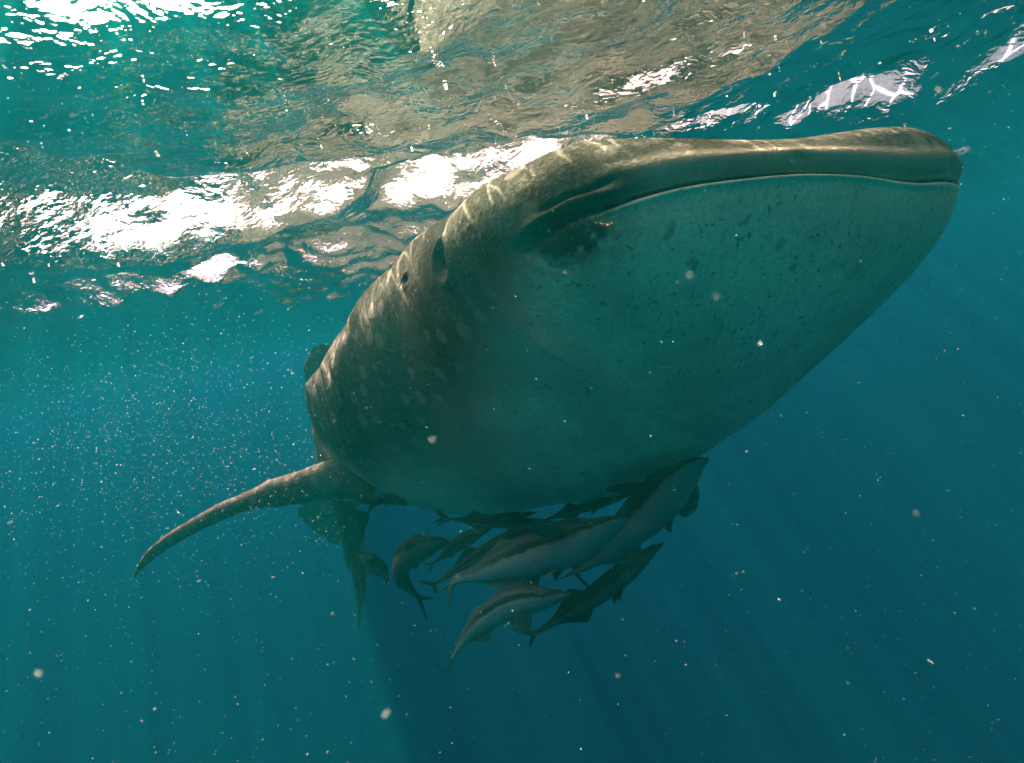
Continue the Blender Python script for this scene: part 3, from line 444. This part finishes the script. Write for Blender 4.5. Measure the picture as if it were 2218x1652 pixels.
def remora(pts, z0, z1, girth, dorsal, label, tone='pale', caudal=None, pecs=(), flat=1.0, autopec=(1, 1), dsize=1.0, asize=1.0, disc=True):
    pp = [z4(p) for p in pts]; n = len(pp)
    P = np.array([at(x, y, z0 + (z1 - z0)*k/(n-1)) for k, (x, y) in enumerate(pp)])
    d = np.r_[0, np.cumsum(np.linalg.norm(np.diff(P, axis=0), axis=1))]; Ln = d[-1]
    ns = 56; t = np.linspace(0, 1, ns)
    C = np.stack([pchip(d/Ln, P[:, i], t) for i in range(3)], -1)
    for _ in range(3): C[1:-1] = .25*C[:-2] + .5*C[1:-1] + .25*C[2:]
    T = np.gradient(C, axis=0); T /= np.linalg.norm(T, axis=1, keepdims=True)
    dv = dorsal[0]*CR + dorsal[1]*CU + dorsal[2]*CF
    D = dv - (T @ dv)[:, None]*T; D /= np.linalg.norm(D, axis=1, keepdims=True); La = np.cross(T, D)
    tt = [0, .012, .04, .10, .18, .30, .45, .60, .75, .88, .96, 1.0]
    hh = pchip(tt, [.10, .22, .36, .58, .80, 1.0, .98, .80, .52, .28, .19, .17], t)*girth
    ww = pchip(tt, [.20, .38, .55, .80, .95, 1.0, .92, .70, .42, .20, .11, .08], t)*girth*.95*flat
    na = 28; a = np.linspace(0, 2*np.pi, na, endpoint=False); ca, sa = np.cos(a), np.sin(a)
    head = np.clip(1 - t/.26, 0, 1)
    up = hh[:, None]*(np.where(sa > 0, sa*(1 - .45*sm(head, 0, .6)[:, None]), sa))
    # the lower jaw juts ahead of the snout
    V = C[:, None] + La[:, None]*(ww[:, None]*ca)[..., None] + D[:, None]*up[..., None]
    V[:2] -= T[:2, None]*(np.where(sa < 0, .02, 0)*Ln)[None, :, None]
    root = empty('remora', P[0]); tag(root, label, 'remora', 'remoras travelling under the whale shark')
    f = grid_faces(ns, na, False, True).tolist(); f.append(list(range(na))[::-1]); f.append([(ns-1)*na + k for k in range(na)])
    me = bpy.data.meshes.new('body'); me.from_pydata((V.reshape(-1, 3) - P[0]).tolist(), [], f); me.shade_smooth()
    for k, vals in (('vert', np.tile(sa, (ns, 1))), ('len', np.tile(t[:, None], (1, na)))):
        at_ = me.attributes.new(k, 'FLOAT', 'POINT'); at_.data.foreach_set('value', vals.astype(np.float32).ravel())
    me.materials.append(M_REM[tone]); o = bpy.data.objects.new('body', me); col.objects.link(o); o.parent = root
    q = lambda tv: np.array([np.interp(tv, t, C[:, i]) for i in range(3)])
    fr_ = lambda tv: (unit([np.interp(tv, t, T[:, i]) for i in range(3)]), unit([np.interp(tv, t, D[:, i]) for i in range(3)]), unit([np.interp(tv, t, La[:, i]) for i in range(3)]), np.interp(tv, t, hh), np.interp(tv, t, ww))
    def addfin(name, A, B, th, mat): 
        V_, f_ = blade(A, B, th, 22, 10); fin(name, V_ - P[0], f_, mat, root)
    MF = M_FIN[tone]
    # suction disc with slats on top of the head
    if disc:
        tv = np.linspace(.025, .25, 30); prof = np.sqrt(np.clip(1 - ((tv - .1375)/.1125)**2, 0, 1)); vs_ = []; na2 = 9
        for k, x in enumerate(tv):
            T0, D0, L0, h0, w0 = fr_(x); c0 = q(x); top = np.interp(x, t, hh*(1 - .45*sm(head, 0, .6)))
            for j in range(na2):
                y = -1 + 2*j/(na2-1); rid = (.0035 if k % 2 else 0)*(abs(y) < .9)*Ln*1.2 + .006*Ln
                edge = 1 if 0 < j < na2-1 else 0
                vs_.append(c0 + L0*y*w0*.72*max(prof[k], .05) + D0*(top*(.93 if edge else .70) + rid*edge))
        disc_o = mesh_obj('suction_disc', np.array(vs_) - P[0], grid_faces(30, na2), M_DISC, root)
    # eyes
    for sgn in (1, -1):
        T0, D0, L0, h0, w0 = fr_(.135); c0 = q(.135) + L0*sgn*w0*.93 + D0*h0*.12
        th_ = np.linspace(0, np.pi, 9); ph_ = np.linspace(0, 2*np.pi, 15)[:-1]; TT, PP = np.meshgrid(th_, ph_, indexing='ij')
        S = np.stack([np.sin(TT)*np.cos(PP), np.sin(TT)*np.sin(PP), np.cos(TT)], -1).reshape(-1, 3); r_ = .017*Ln
        e = mesh_obj('eye', S*r_ + c0 - P[0], grid_faces(9, 14, False, True), M_IRIS, root)
        mesh_obj('pupil', S*r_*.78 + c0 + L0*sgn*r_*.5 - P[0], grid_faces(9, 14, False, True), M_PUPIL, e)
    # pectoral fins
    for sgn, on in ((1, autopec[0]), (-1, autopec[1])):
        if not on: continue
        T0, D0, L0, h0, w0 = fr_(.25); T1, D1, L1, h1, w1 = fr_(.31); s_ = on
        a0 = q(.25) + L0*sgn*w0*.85; b0 = q(.32) + L1*sgn*w1*.80 - D1*h1*.15
        dirn = unit(L0*sgn*.75 + T0*.75 + D0*.10)
        tip = a0 + dirn*Ln*.15*s_
        addfin('pectoral_fin', [a0, a0 + dirn*Ln*.08*s_ - T0*.012*Ln, tip], [b0, b0 + dirn*Ln*.06*s_ + T0*.03*Ln, tip + T0*.012*Ln], (.010*Ln, .004*Ln), MF)
    for (lp, tp, za, zb) in pecs:
        A = px([z4(p) for p in lp], za, zb); B = px([z4(p) for p in tp], za + .03, zb + .02)
        addfin('pectoral_fin', A, B, (.010*Ln, .004*Ln), MF)
    # pelvic fins
    for sgn in (1, -1):
        T0, D0, L0, h0, w0 = fr_(.34); a0 = q(.34) - D0*h0*.85 + L0*sgn*w0*.3; b0 = q(.40) - D0*h0*.85 + L0*sgn*w0*.25
        dirn = unit(-D0*.45 + L0*sgn*.35 + T0*.85)
        addfin('pelvic_fin', [a0, a0 + dirn*Ln*.05, a0 + dirn*Ln*.10], [b0, b0 + dirn*Ln*.03, a0 + dirn*Ln*.102 + T0*.004*Ln], (.008*Ln, .003*Ln), MF)
    # soft dorsal and anal fins
    for nm, sg, sz in (('dorsal_fin', 1, dsize), ('anal_fin', -1, asize)):
        if not sz: continue
        A, B = [], []
        T0, D0, L0, h0, w0 = fr_(.56); a0 = q(.55) + sg*D0*h0*.75; T1, D1, L1, h1, w1 = fr_(.86); b0 = q(.86) + sg*D1*h1*.7
        tip = q(.60) + sg*D0*(np.interp(.60, t, hh) + .058*Ln*sz) + T0*.03*Ln; mid = q(.74) + sg*fr_(.74)[1]*(np.interp(.74, t, hh) + .020*Ln*sz)
        addfin(nm, [a0, .5*(a0 + tip) - T0*.006*Ln, tip], [b0, mid, tip + T0*.012*Ln], (.008*Ln, .003*Ln), MF)
    # tail fin
    T0, D0, L0, h0, w0 = fr_(.985); c0 = q(.975); e0 = q(1.0)
    if caudal:
        for lobe in caudal:
            tip = at(*z4(lobe[0]), lobe[1]); sgn = 1 if (tip - c0) @ D0 > 0 else -1
            base = c0 + D0*sgn*h0*.95; cen = e0 + T0*Ln*.045
            midp = .5*(base + tip) + unit(tip - cen)*.0
            addfin('caudal_lobe', [base, midp, tip], [c0 - D0*sgn*h0*.2 + T0*Ln*.04, .45*cen + .55*tip, tip + unit(tip-base)*.002*Ln], (.010*Ln, .003*Ln), MF)
    else:
        for sgn in (1, -1):
            base = c0 + D0*sgn*h0*.95; tip = e0 + T0*Ln*.115 + D0*sgn*Ln*.075; cen = e0 + T0*Ln*.055
            addfin('caudal_lobe', [base, .5*(base + tip) + D0*sgn*.006*Ln, tip], [c0 - D0*sgn*h0*.2 + T0*Ln*.045, .5*(cen + tip), tip + T0*Ln*.004], (.010*Ln, .003*Ln), MF)
    return root

# large remora with its head up against the throat
remora([(2090, 100), (2020, 150), (1930, 235), (1780, 395), (1620, 545), (1490, 670), (1370, 750), (1320, 775)], 1.46, 1.62, .060, (-.55, .55, .62),
       'large pale remora with rounded dark fin, snout against the pale throat', 'pale', caudal=(((1462, 918), 1.66), ((1205, 838), 1.66)),
       pecs=(([(1985, 270), (2045, 240), (2072, 320), (2060, 390)], [(1920, 400), (1950, 435), (1995, 452), (2040, 425)], 1.50, 1.60), ([(1800, 240), (1700, 245), (1520, 262)], [(1690, 330), (1620, 318), (1510, 290)], 1.62, 1.70)), autopec=(0, 0), dsize=.0, asize=1.6)
# big remora below it, seen from the side
remora([(1612, 462), (1480, 520), (1300, 600), (1080, 670), (880, 735), (740, 790), (640, 815), (585, 845)], 1.42, 1.60, .059, (-.30, .80, .50),
       'largest pale remora in the middle of the group, dark stripe through its eye', 'pale', caudal=(((572, 990), 1.62), ((520, 900), 1.66)),
       pecs=(([(1250, 512), (1130, 498), (1000, 502)], [(1230, 600), (1150, 580), (1010, 512)], 1.42, 1.40),), autopec=(.8, 0), dsize=.5, asize=1.2)
# curved remora at the bottom of the group
remora([(1276, 906), (1180, 925), (1060, 940), (930, 975), (810, 1045), (710, 1130), (640, 1215), (592, 1290)], 1.42, 1.55, .039, (-.25, .85, .45),
       'lowest remora, body arched and tail drooping straight down', 'pale', caudal=(((535, 1432), 1.6), ((580, 1362), 1.6)),
       pecs=(([(985, 1030), (965, 1090), (985, 1150)], [(1068, 1020), (1068, 1085), (1040, 1160)], 1.38, 1.36), ([(1000, 890), (985, 845), (1085, 792)], [(1100, 880), (1115, 830), (1130, 786)], 1.45, 1.48)), autopec=(0, 0), dsize=.35, asize=.9)
# slender remora pointing up and forward
remora([(1832, 614), (1760, 670), (1660, 752), (1540, 850), (1410, 945), (1280, 1025), (1160, 1105), (1075, 1155)], 1.50, 1.66, .031, (-.55, .70, .40),
       'slender dark remora apart from the rest, nose pointing up', 'dark', caudal=(((1058, 1242), 1.68), ((948, 1116), 1.70)), autopec=(0, .35), dsize=1.0, asize=.8)
# thin dark ones pressed along the belly line
remora([(1645, 322), (1540, 350), (1420, 385), (1300, 420), (1200, 452), (1120, 480)], 1.80, 1.86, .016, (-.2, .95, .1),
       'thin dark remora along the belly line just behind the largest two', 'dark', autopec=(.8, .8))
remora([(1090, 424), (1000, 442), (880, 456), (740, 466), (620, 466), (540, 455)], 1.86, 1.95, .015, (-.1, .98, .1),
       'thin dark remora pressed flat on the belly, blunt snout showing', 'dark', autopec=(.5, .5))
remora([(1196, 476), (1080, 480), (940, 492), (800, 490), (680, 482), (570, 465)], 1.78, 1.88, .0145, (-.1, .98, .1),
       'thin brown remora lying just under the one pressed to the belly', 'dark', autopec=(.6, .6))
remora([(800, 525), (720, 560), (620, 620), (530, 690), (470, 735)], 1.75, 1.80, .022, (-.45, .85, .1),
       'short dark thick remora slanting down with square tail', 'dark', autopec=(.7, .7), dsize=.3, asize=.3)
remora([(1180, 500), (1040, 540), (900, 600), (760, 680), (630, 760), (540, 818), (482, 856)], 1.66, 1.72, .024, (-.45, .85, .2),
       'dark backed remora half hidden behind the largest one, forked tail showing', 'dark', caudal=(((388, 828), 1.74), ((502, 915), 1.72)), autopec=(.9, 0))
remora([(562, 590), (470, 610), (370, 650), (295, 720), (285, 800), (330, 870), (400, 940)], 1.95, 2.05, .046, (.25, .9, .3),
       'bulky remora hanging under the belly, its tail bent downward', 'dark', caudal=(((490, 934), 2.06), ((446, 1085), 2.06)), autopec=(.7, .7), dsize=.5)
remora([(40, 680), (90, 712), (145, 748), (190, 790), (205, 835)], 2.35, 2.40, .034, (.45, .85, .2),
       'small dark remora beside the pointed lower lobe of the tail fin', 'dark', autopec=(.9, .9), dsize=.5, disc=False)
remora([(318, 374), (260, 352), (200, 345), (145, 355), (105, 395), (75, 455)], 2.15, 2.30, .020, (.1, .6, -.7),
       'small dark remora clinging beside the base of the pectoral fin', 'dark', autopec=(.6, .6), dsize=.3, asize=.3)
# ---------------------------------------------------------------- drifting specks and bubbles
OCT_V = np.array([(1, 0, 0), (-1, 0, 0), (0, 1, 0), (0, -1, 0), (0, 0, 1), (0, 0, -1)], float)
OCT_F = np.array([(0, 2, 4), (2, 1, 4), (1, 3, 4), (3, 0, 4), (2, 0, 5), (1, 2, 5), (3, 1, 5), (0, 3, 5)])
def specks(name, P, R, mat, stretch=0.0, smooth=False):
    n = len(P); q = rng.normal(size=(n, 3)); q /= np.linalg.norm(q, axis=1, keepdims=True)
    S = OCT_V[None]*R[:, None, None]
    S = S + stretch*(S @ q[:, :, None])*q[:, None, :]*rng.uniform(0, 1, (n, 1, 1))
    V = (P[:, None] + S).reshape(-1, 3); Fc = (OCT_F[None] + (np.arange(n)*6)[:, None, None]).reshape(-1, 3)
    o = mesh_obj(name, V, Fc, mat, smooth=smooth); tag(o, kind='stuff'); return o
def pale_mat(name, c, tl=.5):
    m, nt, out = new_mat(name); N = NT(nt)
    d = N.n('ShaderNodeBsdfDiffuse'); d.inputs[0].default_value = (*c, 1); t = N.n('ShaderNodeBsdfTranslucent'); t.inputs[0].default_value = (*c, 1)
    mx = N.n('ShaderNodeMixShader'); mx.inputs[0].default_value = tl; N.set(mx.inputs[1], d.outputs[0]); N.set(mx.inputs[2], t.outputs[0]); N.set(out.inputs[0], mx.outputs[0]); return m
M_SPK = pale_mat('plankton', (.28, .34, .33)); M_BUB = pale_mat('bubble', (.9, .9, .85)); M_ORG = pale_mat('orange_debris', (.42, .27, .16))
n = 5600; z = .46 + 2.6*rng.uniform(0, 1, n)**.9
P = np.array([at(rng.uniform(-350, 2570), rng.uniform(-250, 1900), zz) for zz in z])
R = .00060*np.exp(np.clip(rng.normal(size=n), -2, 2.4)*.48)*(.6 + .55*z)
nn_ = 26; zn = rng.uniform(.13, .34, nn_)
P = np.vstack([P, [at(rng.uniform(-200, 2420), rng.uniform(-100, 1750), q_) for q_ in zn]]); R = np.r_[R, rng.uniform(.0003, .0008, nn_)]
ok = P[:, 2] < WZ - .06
specks('drifting_plankton', P[ok], R[ok], M_SPK, 1.6)
n = 6000; X = rng.normal(330, 330, n); Y = 1060 - np.abs(rng.normal(0, 1, n))*150 + rng.normal(0, 130, n); z = rng.uniform(2.0, 4.2, n)
P = np.array([at(a, b, c) for a, b, c in zip(X, Y, z)]); ok = (P[:, 2] < WZ - .08) & (X < 900)
specks('bubble_cloud', P[ok], .0011*np.exp(rng.normal(size=ok.sum())*.4), M_BUB, .15)
n = 150; sx = rng.uniform(-1.5, 2.0, n); sy = rng.uniform(.75, 1.9, n)
def surf_h(x, y): return WZ + wave_height(np.asarray(x), np.asarray(y))
P = np.stack([sx, sy, surf_h(sx, sy) - .003], -1)
bmt = bmesh.new(); bmesh.ops.create_icosphere(bmt, subdivisions=2, radius=1.0); bmt.verts.ensure_lookup_table()
IV = np.array([v.co[:] for v in bmt.verts]); IF = np.array([[v.index for v in q.verts] for q in bmt.faces]); bmt.free()
R = .0018*np.exp(np.clip(rng.normal(size=n), -2, 2)*.45)
V = (P[:, None] + IV[None]*R[:, None, None]*np.array([1, 1, .8])).reshape(-1, 3); Fc = (IF[None] + (np.arange(n)*len(IV))[:, None, None]).reshape(-1, 3)
tag(mesh_obj('bubbles_under_surface', V, Fc, M_BUB), kind='stuff')
c = at(1310, 485, .62); k = 9
specks('floating_debris', c + np.stack([CR*x for x in np.linspace(-.008, .008, k)]) + rng.normal(size=(k, 3))*.0012, rng.uniform(.0008, .0017, k), M_ORG)
